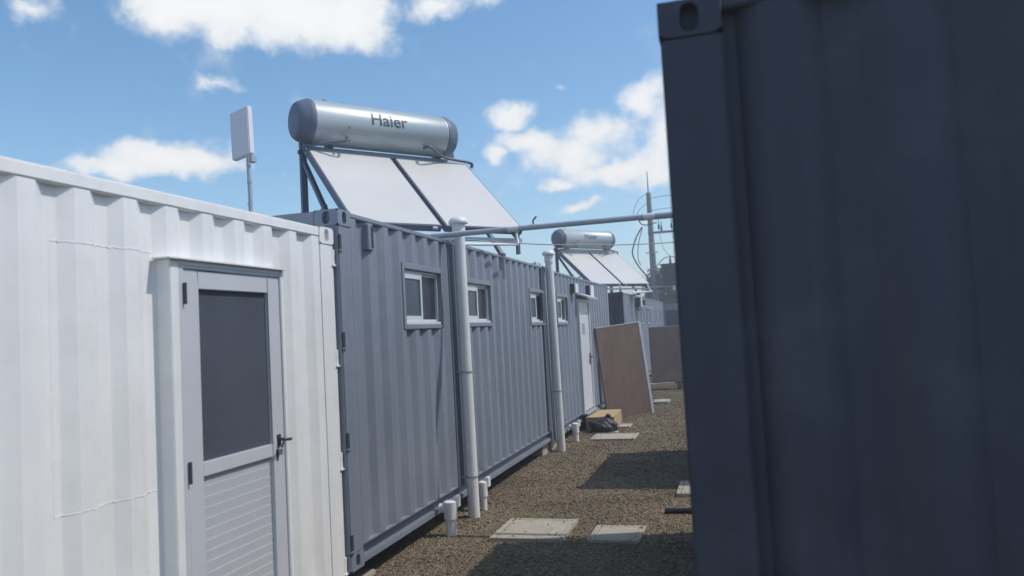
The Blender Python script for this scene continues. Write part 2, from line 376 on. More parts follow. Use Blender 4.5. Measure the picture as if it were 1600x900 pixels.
# white container in the foreground, its door and cut marks
WX, WY, WZ = -2.75, -1.0, .03
wc = container('shipping_container', 'white corrugated container with a half glazed door, nearest on the left', (WX, WY, WZ), 0, 6.03, 2.585, MW,
               openings=[(3.333+1, 4.262+1, .15, 2.213)], phase=2.462+1, rail=.075)
slots(wc, MW, 6.03-.006, (2.38, 1.66, .93, .20), ms=MW)
def y_(Y): return Y-WY
def z_(z): return z-WZ
mb = MB()                                                        # pressed steel surround round the doorway
for (a, b, c, d) in ((3.272, 3.335, .10, 2.262), (4.260, 4.292, .10, 2.262)): mb.box(-.06, .05, y_(a), y_(b), z_(c), z_(d))
mb.box(-.06, .05, y_(3.335), y_(4.260), z_(2.236), z_(2.262))
sr_ = mb.build('door_surround', MW, wc, bevel=.004)
MB().box(-.03, .078, y_(3.240), y_(4.300), z_(2.2625), z_(2.270)).build('drip_lip', MW, sr_)
mb = MB(); mb.box(-.02, 0.048, y_(3.336), y_(3.372), z_(.17), z_(2.234)); mb.box(-.02, 0.048, y_(4.252), y_(4.2595), z_(.17), z_(2.234)); mb.box(-.02, 0.048, y_(3.372), y_(4.252), z_(2.219), z_(2.234))
mb.build('door_frame', MDOOR, wc, bevel=.002)
mb = MB()                                                        # leaf: stiles and rails
mb.box(-.015, 0.041, y_(3.377), y_(3.492), z_(.20), z_(2.216)); mb.box(-.015, 0.041, y_(4.128), y_(4.250), z_(.20), z_(2.216))
mb.box(-.015, 0.041, y_(3.492), y_(4.128), z_(2.118), z_(2.216)); mb.box(-.015, 0.041, y_(3.492), y_(4.128), z_(1.138), z_(1.212)); mb.box(-.015, 0.041, y_(3.492), y_(4.128), z_(.20), z_(.30))
leaf = mb.build('door', MDOOR, wc, bevel=.003)
MB().box(-.004, 0.019, y_(3.490), y_(4.130), z_(1.210), z_(2.120)).build('pane', MGLASS, leaf)
for k in range(15):
    z0 = .302+k*.0557
    za, zb, ya, yb = z_(z0), z_(min(z0+.0548, 1.137)), y_(3.492), y_(4.128)
    MB().hexa([(-.008,ya,za),(.017,ya,za),(.017,yb,za),(-.008,yb,za),(-.008,ya,zb),(.022,ya,zb),(.022,yb,zb),(-.008,yb,zb)]).build('plank', MDOOR, leaf)
for z in (2.09, 1.18, .45): MB().tube([(0.057, y_(3.372), z_(z-.055)), (0.057, y_(3.372), z_(z+.055))], .009, 10).build('hinge', MSTEEL, leaf)
mb = MB(); mb.box(0.041, 0.049, y_(4.172), y_(4.204), z_(1.19), z_(1.262)); mb.tube([(0.043, y_(4.188), z_(1.232)), (0.088, y_(4.188), z_(1.232)), (0.093, y_(4.20), z_(1.230)), (0.091, y_(4.245), z_(1.226))], .010, 8)
mb.tube([(0.083, y_(4.188), z_(1.232)), (0.087, y_(4.15), z_(1.19))], .007, 8); mb.build('handle', MHARD, leaf, smooth=True)
mb = MB(); mb.box(0.041, 0.046, y_(4.160), y_(4.176), z_(1.11), z_(1.175)); mb.box(0.046, 0.053, y_(4.164), y_(4.172), z_(1.13), z_(1.15)); mb.build('keyhole_plate', MHARD, leaf)
# welded outline of a patched opening: an uneven thin bead that follows the corrugations
def bead(pts, r, name, m):
    MB().tube(pts, r, 6).build(name, m, wc, smooth=True)
def corr_x(Y, phase=2.462, pitch=.286, flat=.085, inner=.07, depth=.036):
    s_ = (pitch-flat-inner)/2; t = (Y-phase) % pitch
    d = 0 if t <= flat else -depth*(t-flat)/s_ if t <= flat+s_ else -depth if t <= flat+s_+inner else -depth*(1-(t-flat-s_-inner)/s_)
    return d-.004
for z, sag in ((2.300, -.004), (1.130, -.008)):
    pts = [(corr_x(Y)+.0005, y_(Y), z_(z + sag*(Y-2.64)/.6 + random.uniform(-.004, .004))) for Y in np.linspace(2.645, 3.255, 40)]
    bead(pts, .0017, 'weld_bead', MW)
bead([(corr_x(2.642)+.0003, y_(2.642+random.uniform(-.002, .002)), z_(z)) for z in np.linspace(1.13, 2.30, 40)], .0014, 'weld_bead', MW)

# grey containers of the row
GX = -2.715; GZ = .173
def window(t, ya, yb, za, zb, m, open_right=True, ins=.05):
    # pressed surround proud of the wall, sliding sashes inside; local y and z of the outer surround
    w = ins; mb = MB()
    mb.box(-.06, .006, ya, ya+w, za, zb); mb.box(-.06, .006, yb-w*.6, yb, za, zb); mb.box(-.06, .006, ya+w, yb-w*.6, zb-w, zb); mb.box(-.06, .006, ya+w, yb-w*.6, za, za+w*.8)
    o = mb.build('window', m, t, bevel=.004)
    a, b, c, d = ya+w, yb-w*.6, za+w*.8, zb-w; q = .022; mid = a+(b-a)*.47
    mb = MB(); mb.box(-.060, -.036, a+.001, a+q, c+.001, d-.001); mb.box(-.060, -.036, b-q, b-.001, c+.001, d-.001); mb.box(-.060, -.030, a+q, b-q, d-q, d-.001); mb.box(-0.075, -0.005, a+q, b-q, c+.001, c+q)
    mb.build('window_frame', MALU, o)
    s1 = MB(); s1.box(-0.045, -0.023, a+q, mid, d-q-.055, d-q-.001); s1.box(-0.045, -0.023, a+q, mid, c+q+.001, c+q+.055); s1.box(-0.045, -0.021, mid-.004, mid+.030, c+q+.001, d-q-.001)
    s1.build('sash', MALU, o)
    MB().box(-0.039, -0.033, a+q-.003, mid, c+q+.05, d-q-.05).build('pane', MPANE, o)
    MB().box(-0.071, -0.051, mid+.032, b-q-.001, d-q-.02, d-q-.002).build('sash_rail', MALU, o)
    MB().box(-0.071, -0.051, mid+.032, b-q-.001, c+q+.002, c+q+.024).build('sash_rail', MALU, o)
    MB().box(-0.065, -0.059, mid+.026, b-q-.001, c+q+.02, d-q-.018).build('pane', MPANED, o)
    return o
Y1 = 5.05
W1 = [(6.14, 7.08, 1.878, 2.452), (7.76, 8.66, 1.888, 2.405)]
g1 = container('shipping_container', 'slate grey container with two sliding windows left of the first tall white vent pipe', (GX, Y1, GZ), 0, 11.48-Y1, 2.591, MG,
               openings=[(6.17-Y1, 7.06-Y1, 1.91-GZ, 2.42-GZ), (7.79-Y1, 8.64-Y1, 1.92-GZ, 2.37-GZ), (10.44-Y1, 11.26-Y1, 1.92-GZ, 2.37-GZ)], phase=.20, rail=.045, group='slate grey containers along the alley')
g1['label'] = 'slate grey container with three sliding windows, right behind the white container'
slots(g1, MG, .02, (2.35, 1.64, .92, .20), x=.001)
for a, b, c, d in W1 + [(10.41, 11.28, 1.885, 2.40)]: window(g1, a-Y1, b-Y1, c-GZ, d-GZ, MG)
for a, b in ((7.27, 7.58), (11.14, 11.287)): MB().box(-.045, .004, a-Y1, b-Y1, .153, 2.591-.048).build('dark_strip', MGD, g1, bevel=.003)  # flat darker strips over the corrugations beside the vent pipes
v = MB().box(-.05, .02, 5.49-Y1, 5.59-Y1, 2.50-GZ, 2.70-GZ).build('vent_box', MG, g1, bevel=.006)
MB().box(.019, .024, 5.545-Y1, 5.575-Y1, 2.52-GZ, 2.69-GZ).build('vent_slit', MSLOT, v)
Y2 = 11.53
g2 = container('shipping_container', 'slate grey container with a white awning over its white door, behind the second vent pipe', (GX, Y2, GZ-.022), 0, 17.375-Y2, 2.591, MG,
               openings=[(12.12-Y2, 12.92-Y2, 1.94-GZ, 2.36-GZ), (13.80-Y2, 14.73-Y2, .15, 2.31-GZ)], phase=.20, rail=.045, group='slate grey containers along the alley')
window(g2, 12.09-Y2, 12.95-Y2, 1.883-GZ+.022, 2.385-GZ+.022, MG)
def ly(Y): return Y-Y2
def lz(z): return z-GZ+.022
mb = MB(); mb.box(-.05, .035, ly(13.74), ly(13.80), lz(.30), lz(2.34)); mb.box(-.05, .035, ly(14.73), ly(14.79), lz(.30), lz(2.34)); mb.box(-.05, .035, ly(13.80), ly(14.73), lz(2.29), lz(2.34))
mb.build('door_frame', MALU, g2)
d2 = MB().box(-.03, .01, ly(13.803), ly(14.727), lz(.32), lz(2.287)).build('door', MALU, g2, bevel=.003)
MB().box(.01, .014, ly(14.05), ly(14.30), lz(1.70), lz(1.90)).build('vent_grille', MGALV, d2)
mb = MB(); mb.box(.01, .02, ly(14.62), ly(14.68), lz(1.12), lz(1.34)); mb.tube([(.02, ly(14.65), lz(1.27)), (.07, ly(14.65), lz(1.27)), (.07, ly(14.52), lz(1.27))], .012, 8); mb.build('handle', MHARD, d2)
MB().box(-.05, .09, ly(13.72), ly(14.80), lz(.27), lz(.30)).build('threshold', MGALV, g2)
MB().hexa([(0, ly(13.72), lz(2.42)), (.20, ly(13.72), lz(2.34)), (.20, ly(14.85), lz(2.34)), (0, ly(14.85), lz(2.42)),
           (0, ly(13.72), lz(2.45)), (.21, ly(13.72), lz(2.372)), (.21, ly(14.85), lz(2.372)), (0, ly(14.85), lz(2.45))]).build('awning', MALU, g2)
for ya, yb, za, zb in ((13.22, 13.46, 2.43, 2.585), (14.72, 15.02, 2.40, 2.62)):
    lb = MB().box(-.01, .075, ly(ya), ly(yb), lz(za), lz(zb)).build('junction_box', MSTEEL, g2, bevel=.006)
    MB().box(.075, .10, ly(ya)-.004, ly(yb)+.004, lz(za)-.004, lz(zb)+.004).build('lit_box_face', MPVC, lb, bevel=.006)  # sunlit front put in as a pale face, shaded sides as dark
# third of the row, set a little further back
X3, Y3, Z3 = -2.88, 20.9, .14
g3 = container('shipping_container', 'distant grey container carrying the smaller solar heater, its shade-painted end above the leaning brown board', (X3, Y3, Z3), 0, 12.1, 2.591, MG,
               openings=[], phase=.2, rail=.045, group='slate grey containers along the alley')
for o in g3.children:  # shade on the end faces is painted in with the dark material
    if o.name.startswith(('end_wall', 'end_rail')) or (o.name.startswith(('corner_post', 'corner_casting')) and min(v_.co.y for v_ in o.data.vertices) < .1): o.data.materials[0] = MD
for a, b in ((24.95, 25.85), (26.75, 27.70), (29.40, 30.05), (31.15, 31.85)): window(g3, a-Y3, b-Y3, 1.83-Z3, 2.38-Z3, MG)
dd = MB().box(-.04, .03, 23.85-Y3, 24.55-Y3, .3-Z3, 2.28-Z3).build('door', MALU, g3)
MB().hexa([(0, 23.75-Y3, 2.44-Z3), (.42, 23.75-Y3, 2.30-Z3), (.42, 24.7-Y3, 2.30-Z3), (0, 24.7-Y3, 2.44-Z3), (0, 23.75-Y3, 2.46-Z3), (.43, 23.75-Y3, 2.33-Z3), (.43, 24.7-Y3, 2.33-Z3), (0, 24.7-Y3, 2.46-Z3)]).build('awning', MALU, g3)
lb = MB().box(-.01, .16, 23.55-Y3, 23.80-Y3, 2.38-Z3, 2.64-Z3).build('junction_box', MSTEEL, g3)
MB().box(.16, .19, 23.54-Y3, 23.81-Y3, 2.37-Z3, 2.65-Z3).build('lit_box_face', MPVC, lb)  # pale face paints the sunlit front of the dark box
lb = MB().box(-.01, .14, 25.0-Y3, 25.2-Y3, 2.44-Z3, 2.60-Z3).build('junction_box', MSTEEL, g3)
# far container across the end of the alley
g4 = container('shipping_container', 'far grey container closing the alley, with a dark roller door', (-.6, 36.0, .15), R(-90), 6.06, 2.591, MG, openings=[], phase=.2, rail=.045)
g4.location = (-4.3, 36.0, .15)
rd = MB().box(-.03, .03, 1.25, 3.4, .1, 2.28).build('roller_door', MD, g4)
for k in range(12): MB().box(.03, .045, 1.27, 3.38, .12+k*.18, .12+k*.18+.165).build('slat', MD, rd)
# dark container close on the right, and an unseen one added beyond it for its shadow
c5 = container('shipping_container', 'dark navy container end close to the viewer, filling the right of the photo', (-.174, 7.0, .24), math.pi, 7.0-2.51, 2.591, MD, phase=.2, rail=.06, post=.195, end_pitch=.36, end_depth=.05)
c6 = container('shipping_container', 'unseen dark container added crosswise behind the near right one to shadow the gravel', (.0, 11.75, .2), 0, 2.438, 2.591, MD, phase=.2, rail=.06, width=6.06)
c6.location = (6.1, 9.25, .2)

# ------------------------------------------------------------------ solar water heaters
def lettering(parent, text, r, x0, width, ang, xc, yc, zc):
    # print wrapped on the drum: x along the axis, height turned into an angle
    cu = bpy.data.curves.new('lettering', 'FONT'); cu.body = text; cu.size = 1; cu.offset = .012
    tmp = bpy.data.objects.new('lettering_tmp', cu); C.objects.link(tmp)
    bpy.context.view_layer.update()
    dg = bpy.context.evaluated_depsgraph_get(); me = bpy.data.meshes.new_from_object(tmp.evaluated_get(dg))
    bpy.data.objects.remove(tmp); bpy.data.curves.remove(cu)
    bm = bmesh.new(); bm.from_mesh(me)
    xs = [v_.co.x for v_ in bm.verts]; w = max(xs)-min(xs); xm = min(xs); s = width/w
    for k in range(1, 9):
        bmesh.ops.bisect_plane(bm, geom=bm.verts[:]+bm.edges[:]+bm.faces[:], plane_co=(0, k*.09, 0), plane_no=(0, 1, 0))
    for v_ in bm.verts:
        a = ang + (v_.co.y*s - .36*s)/r
        x = x0 + (v_.co.x-xm)*s
        v_.co = (xc+x, yc - (r+.0025)*math.cos(a), zc + (r+.0025)*math.sin(a))
    bm.to_mesh(me); bm.free(); me.name = 'lettering'
    me.materials.clear(); me.materials.append(MINK)
    o = bpy.data.objects.new('lettering', me); C.objects.link(o); o.parent = parent
    return o
def heater(label, loc, rz, tilt, l=1.63, hb=.30, legs_down=.0):
    t = thing('solar_water_heater', label, 'water heater', loc, rz, 'solar water heaters on the container roofs')
    ct, st = math.cos(tilt), math.sin(tilt); w = 2.25; th = .085
    def P(x, s, n=0.): return (x, s*ct - n*st, hb + s*st + n*ct)     # along the slope s, n above the glass
    for a, b in ((0., 1.10), (1.15, w)):
        mb = MB(); mb.hexa([P(a,0,-th),P(b,0,-th),P(b,l,-th),P(a,l,-th),P(a,0,-.004),P(b,0,-.004),P(b,l,-.004),P(a,l,-.004)])
        cp = mb.build('collector_panel', MFRAME, t, bevel=.004)
        e = .022
        mb = MB(); mb.hexa([P(a+e,e,-.02),P(b-e,e,-.02),P(b-e,l-e,-.02),P(a+e,l-e,-.02),P(a+e,e,.001),P(b-e,e,.001),P(b-e,l-e,.001),P(a+e,l-e,.001)])
        mb.build('glass', MCGL, cp)
        for x in (a+.12, b-.10):
            for s in (-.012, l+.012):
                MB().tube([P(x-.03, s, -.03), P(x+.03, s, -.03)], .020, 8).build('fitting', MBRASS, cp, smooth=True)
    xc, yc, zc, r, L = .07, 1.33, 1.725, .272, 1.83
    # drum
    n = 40; mb = MB()
    prof = [(0., r), (.006, r+.003), (.02, r+.003), (.026, r), (L-.026, r), (L-.02, r+.003), (L-.006, r+.003), (L, r)]
    mb.tube([(xc+x, yc, zc) for x, _ in prof], [q for _, q in prof], n)
    tk = mb.build('tank', MTANK, t, smooth=True)
    for sg, x0 in ((-1, xc-.001), (1, xc+L+.001)):
        pr = [(0., r+.006), (.045, r+.006), (.055, r), (.13, r*.90), (.172, r*.80), (.188, r*.70), (.194, r*.4)]
        MB().tube([(x0+sg*x, yc, zc) for x, _ in pr], [q for _, q in pr], n).build('end_cap', MCAP, tk, smooth=True)
    lettering(tk, 'Haier', r, .715, .50, R(14), xc, yc, zc)
    mb = MB(); mb.tube([(xc+.22, yc+.02, zc+r-.01), (xc+.22, yc+.02, zc+r+.05)], .014, 8); mb.tube([(xc+.20, yc+.02, zc+r+.045), (xc+.25, yc+.02, zc+r+.045)], .011, 8)
    mb.build('valve', MBRASS, tk, smooth=True)
    mb = MB(); mb.tube([(xc+.42, yc-r*.93, zc-r*.30), (xc+.42, yc-r*.93-.06, zc-r*.34)], .016, 8); mb.build('valve', MBRASS, tk, smooth=True)
    # hot and cold pipes between drum and collectors
    MB().tube(curve_pts([(xc+1.50, yc-r*.60, zc-r*.78), (xc+1.52, yc-r-.03, zc-r*.86), (xc+1.80, 1.17, zc-.31), (w+.06, P(0, l)[1]-.01, P(0, l)[2]+.02), (w+.09, P(0, l)[1]+.01, P(0, l)[2]-.05)], 6), .021, 8).build('pipe', MFRAME, t, smooth=True)
    MB().tube(curve_pts([(xc+.42, yc-r*.62, zc-r*.75), (xc+.36, yc-r-.02, zc-r*.95), (.05, P(0, l)[1]-.02, P(0, l)[2]+.045), (-.06, P(0, l)[1]-.02, P(0, l)[2]+.03)], 6), .019, 8).build('pipe', MFRAME, t, smooth=True)
    MB().tube([P(-.02, l-.03, -.05), P(w+.07, l-.03, -.05)], .018, 8).build('pipe', MBRASS, t, smooth=True)
    MB().hexa([P(.01,l-.004,-.03), P(w-.01,l-.004,-.03), (w-.01,yc+.02,zc-r-.035), (.01,yc+.02,zc-r-.035), P(.01,l-.004,-.012), P(w-.01,l-.004,-.012), (w-.01,yc+.02,zc-r-.017), (.01,yc+.02,zc-r-.017)]).build('flashing', MTANK, t)
    # support frame
    yb = yc+.20
    for x in (.06, w-.06):
        MB().bar((x, yb, -legs_down), (x, yb, zc-.15), .075, .06).build('leg', MFRAME, t)
        MB().bar(P(x, -.02, -th-.025), P(x, l+.30, -th-.025), .045, .045).build('sloped_rail', MFRAME, t)
        MB().bar((x+.05, .12, -legs_down), (x+.05, .12, P(0, .12/ct, -th-.04)[2]), .04, .04).build('leg', MFRAME, t)
        MB().bar((x, .40, .02), (x, yb-.02, 1.28), .05, .05).build('brace', MFRAME, t)
        MB().bar((x, .35, .02), (x, yb+.04, .02), .04, .04).build('base_rail', MFRAME, t)
        MB().bar((x, .86, .62), (x, yb, .45), .03, .03).build('brace', MFRAME, t)
        # saddle under the drum
        mb = MB(); n_ = 10
        for k in range(n_):
            a0, a1 = R(262+60*k/n_), R(262+60*(k+1)/n_)
            q = lambda a, rr, xx: (xx, yc+rr*math.cos(a), zc+rr*math.sin(a))
            xx = .32 if x < 1 else 1.86
            mb.hexa([q(a0,r+.004,xx), q(a0,r+.004,xx+.05), q(a1,r+.004,xx+.05), q(a1,r+.004,xx), q(a0,r+.02,xx), q(a0,r+.02,xx+.05), q(a1,r+.02,xx+.05), q(a1,r+.02,xx)])
        mb.build('saddle', MFRAME, t)
    MB().bar((w/2, .10, -legs_down), (w/2, .10, hb-th), .04, .04).build('leg', MFRAME, t)
    MB().bar((-.03, .10, hb-th-.045), (w+.03, .10, hb-th-.045), .045, .045).build('cross_rail', MGALV, t)
    MB().bar((.0, yb, zc-r-.06), (w, yb, zc-r-.06), .045, .045).build('cross_rail', MFRAME, t)
    MB().bar((.06, yb, .25), (w-.06, yb, 1.2), .03, .03).build('brace', MFRAME, t)
    return t
h1 = heater('large solar water heater with silver tank and two pale panels, on the nearest grey roof', (-3.838, 7.483, 2.764), R(51.5), R(40.9))
h2 = heater('smaller looking solar water heater further down the alley, behind the thin cable', (-3.672, 21.076, 2.70), R(53.3), R(38.6), l=1.70)
# drain pipe from the big heater's lower corner back to the roof
op = MB(); pw = [Vector(p) for p in ((-2.50, 9.13, 3.00), (-2.47, 9.08, 2.862), (-2.72, 8.20, 2.80), (-2.9, 7.9, 2.79))]
op.tube(pw, .017, 8); op.tube([pw[1]-Vector((.03,0,0)), pw[1]+Vector((.03,0,0))], .022, 8)
ob = op.build('overflow_pipe', MPVC, None, smooth=True)
tag(ob, 'thin white overflow pipe hanging from the lower right corner of the large heater', 'pipe')

op = MB(); pw = [Vector(p) for p in ((-2.40, 22.80, 2.96), (-2.28, 22.6, 2.76), (-2.75, 22.2, 2.75))]
op.tube(pw, .024, 8); op.tube([pw[1]-Vector((.04,0,0)), pw[1]+Vector((.04,0,0))], .032, 8)
tag(op.build('overflow_pipe', MPVC, None, smooth=True), 'short white overflow pipe under the right corner of the distant smaller heater', 'pipe')
# ------------------------------------------------------------------ vent pipes, drains, overhead pipe, cable
def vent(label, bx, by, tx, ty, top, r, cz):
    t = thing('vent_pipe', label, 'vent pipe', (bx, by, 0), 0, 'tall white vent pipes against the grey wall')
    dx, dy = tx-bx, ty-by
    at = lambda z: (dx*z/top, dy*z/top, z)
    MB().tube([at(0), at(top-.06)], r, 28).build('pipe', MPVC, t, smooth=True)
    MB().tube([at(top-.155), at(top-.15), at(top-.05), at(top-.045)], [r+.001, r+.009, r+.009, r+.001], 28).build('coupling', MPVC, t, smooth=True)
    c = at(top-.05)
    MB().lathe([(r*1.05, 0), (r*1.2, .012), (r*1.65, .016), (r*1.72, .026), (r*1.62, .050), (r*1.25, .074), (r*.7, .088), (r*.2, .092)], c, 28).build('cap', MPVC, t, smooth=True)
    for z in cz:
        o = MB().tube([at(z-.008), at(z+.008)], r+.005, 28).build('clamp', MGALV, t, smooth=True)
        MB().box(-.12, -.02, -.045+dy*z/top, .045+dy*z/top, z-.008, z+.008).build('bracket', MGALV, o)
    return t
vent('tall white vent pipe in front of the first grey container, nearest of the two', -2.62, 7.415, -2.62, 7.375, 2.955, .058, (1.435, .40))
vent('tall white vent pipe further away, left of the window beside the white door', -2.62, 11.46, -2.625, 11.33, 2.96, .058, (.90,))
def drain(label, x, y, h, r):
    t = thing('drain_pipe', label, 'drain pipe', (x, y, 0), 0, 'short white drain pipes under the containers')
    MB().tube([(0,0,-.02), (0,0,h*.45)], r, 20).build('pipe', MPVC, t, smooth=True)
    mb = MB(); mb.tube([(0,0,h*.42), (0,0,h*.43), (0,0,h*.86), (0,0,h*.90)], [r+.001, r+.011, r+.011, r*.8], 20)
    mb.tube([(0,0,h*.70), (-.10,0,h*.70)], r*.85, 16); mb.build('elbow', MPVC, t, smooth=True)
    MB().box(r*.7, r*.7+.035, .0, .085, h*.70, h).build('access_cover', MPVC, t, bevel=.004)
    return t
drain('short fat white drain pipe, nearest, at the foot of the first grey container', -2.60, 6.72, .35, .050)
drain('short slim white drain pipe just behind the foot of the nearest vent pipe', -2.61, 7.70, .33, .034)
drain('short white drain pipe in front of the black bag, beyond the second vent pipe', -2.60, 12.45, .33, .046)
t = thing('overhead_pipe', 'long white pipe crossing overhead from the grey roof to the dark container', 'pipe', (-2.9, 7.2, 2.795))
MB().tube([(-.06,0,0), (3.3,0,.0)], .027, 16).build('pipe', MPIPB, t, smooth=True)
MB().tube([(3.3,0,0), (3.36,0,-.03), (3.38,0,-.1), (3.38,0,-2.795)], .031, 14).build('drop_pipe', MPVC, t, smooth=True)
MB().tube(curve_pts([(1.105,0,.02), (1.10,0,.06), (1.135,0,.10)], 5), .008, 6).build('hook', MWIRE, t, smooth=True)
for k in (.9, 2.2): MB().tube([(k-.05,0,0), (k+.05,0,0)], .031, 16).build('coupling', MPVC, t, smooth=True)
pts = []
MCAB = mat('pale_cable', (.30, .33, .36), .6)
A, B = Vector((-2.70, 7.48, 2.79)), Vector((.25, 9.4, 2.79))
for k in range(25):
    s = k/24; p = A.lerp(B, s); p.z -= .11*4*s*(1-s)*.9; pts.append(p)
tag(MB().tube(pts, .006, 6).build('overhead_cable', MCAB, None, smooth=True), 'thin sagging grey cable crossing the alley below the white overhead pipe', 'cable')

# ------------------------------------------------------------------ antenna
t = thing('panel_antenna', 'flat white panel antenna on a thin mast on the roof', 'antenna', (-4.6, 6.77, 2.764))
MB().tube([(0,0,-.03), (.0,.0,.5), (-.015,.01,1.0)], .021, 12).build('mast', MGALV, t, smooth=True)
for z in (.45, .68, .85): MB().tube([(-.003,0,z), (-.003,0,z+.025)], .025, 12).build('mast_clamp', MGALV, t)
mb = MB(); mb.box(-.155, .155, -.03, .03, -.245, .245)
pn = mb.build('antenna_panel', MANT, t, bevel=.008)
pn.rotation_euler = (R(3), R(-3.5), R(-28)+R(48)); pn.location = (-.03, -.06, 1.17)
mb = MB(); mb.box(-.03, .03, .0, .09, .90, .96); mb.build('bracket', MGALV, t)
pn.rotation_euler = (R(-1), R(-4), R(-22))

# ------------------------------------------------------------------ covers, boards, box, bag, pallet
def cover(label, x0, x1, y0, y1, h, lid=True, skew=0.):
    t = thing('drain_cover', label, 'drain cover', ((x0+x1)/2, (y0+y1)/2, 0), skew, 'concrete drain covers in the gravel')
    w, d = (x1-x0)/2, (y1-y0)/2; e = .045
    mb = MB(); mb.box(-w,w,-d,-d+e,-.03,h); mb.box(-w,w,d-e,d,-.03,h); mb.box(-w,-w+e,-d+e,d-e,-.03,h); mb.box(w-e,w,-d+e,d-e,-.03,h)
    mb.build('frame', MCONC, t)
    MB().box(-w+e+.006, w-e-.006, -d+e+.004, d-e-.004, -.03, h-.001).build('lid', MCONC, t, bevel=.002)
    n = int(70*(w*d)/.12); mb = MB()
    for k in range(n):                                             # stray stones lying on the lid
        x, y, r = w*random.choice((-1, 1))*random.random()**random.choice((.25, .8)), d*random.choice((-1, 1))*random.random()**random.choice((.2, .3, .8)), random.uniform(.004, .012)
        i = len(mb.v); mb.v += [(x+r*a*random.uniform(.7, 1.2), y+r*b*random.uniform(.7, 1.2), h-.004+r*.6*(c+.9)) for a, b, c in ((1,0,0),(-1,0,0),(0,1,0),(0,-1,0),(0,0,1),(0,0,-1))]
        mb.f += [(i+a, i+b, i+c) for a, b, c in ((0,2,4),(2,1,4),(1,3,4),(3,0,4),(2,0,5),(1,2,5),(3,1,5),(0,3,5))]
    o = mb.build('loose_stones', MPEB, t); o['kind'] = 'stuff'
    return t
cover('largest concrete drain cover, sunlit, right of the nearest vent pipe', -2.19, -1.54, 6.56, 7.26, .03)
cover('smaller concrete drain cover half in shadow, right of the largest one', -1.33, -.89, 6.58, 7.08, .025)
cover('wide concrete drain cover in front of the black bag', -2.38, -1.67, 12.45, 13.12, .03)
cover('concrete drain cover cut off by the dark container edge at the right', -.72, -.20, 8.35, 9.02, .04)
cover('small pale drain cover behind the foot of the leaning brown board', -1.95, -1.60, 18.1, 18.75, .05)
cover('narrow pale slab just right of the tan wooden box', -2.14, -1.94, 13.95, 14.4, .03)
cover('narrow pale slab between the black bag and the wide drain cover', -2.5, -2.07, 13.30, 13.52, .02)
tag(MB().box(-3.05, -2.80, 5.10, 5.60, -.02, .035).build('concrete_block', MCONC, None, bevel=.01), 'pale concrete block under the near corner of the first grey container', 'block')
for i, (x, y) in enumerate(((-3.0, 11.2), (-3.0, 11.75), (-3.0, 17.1), (-3.05, 21.1))):
    tag(MB().box(x-.2, x+.2, y-.2, y+.2, -.02, .15).build('concrete_block', MCONC, None, bevel=.01), ('concrete block under the grey container, at the ' + ('second vent pipe', 'joint of the two containers', 'leaning brown board', 'foot of the distant grey container')[i]), 'block', 'blocks under the containers')
tag(MB().tube([(-.775, 7.64, .03), (-.1, 7.66, .03)], .026, 12).build('black_pipe', MPIPE, None, smooth=True), 'short black pipe lying on the gravel against the dark container', 'pipe')

# leaning brown board and the one standing behind it
def board(name, label, BL, BR, TR, TL, th, back):
    t = thing(name, label, 'board', BL); o = Vector(BL); b = Vector(back)
    q = [Vector(p)-o for p in (BL, BR, TR, TL)]
    MB().hexa([q[0], q[1], q[1]+b*th, q[0]+b*th, q[3], q[2], q[2]+b*th, q[3]+b*th]).build('panel', MBOARD, t)
    e = (q[1]-q[0]).normalized()*.012; f = -b*.004
    MB().hexa([q[1]+f, q[1]+e+f, q[1]+e+b*(th+.004), q[1]+b*(th+.004), q[2]+f, q[2]+e+f, q[2]+e+b*(th+.004), q[2]+b*(th+.004)]).build('edge_strip', MBEDGE, t)
    k = Vector(q[1]-q[0]).normalized()*.045
    MB().hexa([q[1]-k, q[1]-b*.001, q[1]-b*.005, q[1]-k-b*.005, q[2]-k, q[2]-b*.001, q[2]-b*.005, q[2]-k-b*.005]).build('edge_strip', MBEDGE, t)
    u = Vector((0,0,.012)); MB().hexa([q[3]+f, q[2]+f, q[2]+b*(th+.004), q[3]+b*(th+.004), q[3]+f+u, q[2]+f+u, q[2]+b*(th+.004)+u, q[3]+b*(th+.004)+u]).build('edge_strip', MBEDGE, t)
    return t
board('leaning_board', 'tall brown board leaning against the grey container past the white door', (-2.59, 15.62, 0), (-1.745, 16.31, 0), (-1.885, 16.055, 1.877), (-2.695, 15.40, 1.79), .055, (-.55, .82, 0))
board('standing_board', 'brown board standing on timber behind the leaning one, right of it', (-2.36, 22.0, .22), (-.9, 22.1, .22), (-.92, 22.25, 1.74), (-2.38, 22.15, 1.735), .06, (0, 1, 0))
tag(MB().hexa([(-2.60,16.55,.0),(-2.50,16.55,.0),(-2.50,16.60,.0),(-2.60,16.60,.0),(-2.72,16.35,1.2),(-2.66,16.35,1.2),(-2.66,16.40,1.2),(-2.72,16.40,1.2)]).build('grey_plank', MGALV, None), 'narrow pale plank leaning on the container behind the brown board', 'plank')
t = thing('timber_pallet', 'low timber pallet with a bright yellow plank under the standing board', 'pallet', (-1.9, 21.95, 0))
MB().box(-.22, .16, -.14, .0, .16, .205).build('plank', MPINE, t)
for x in (-.6, .3, .75): MB().box(x-.06, x+.06, -.12, .3, .0, .158).build('block', MBARK, t)
MB().box(-.66, -.225, -.11, .02, .16, .19).build('plank', MBEDGE, t); MB().box(-.66, .9, .02, .32, .16, .215).build('plank', MBARK, t)

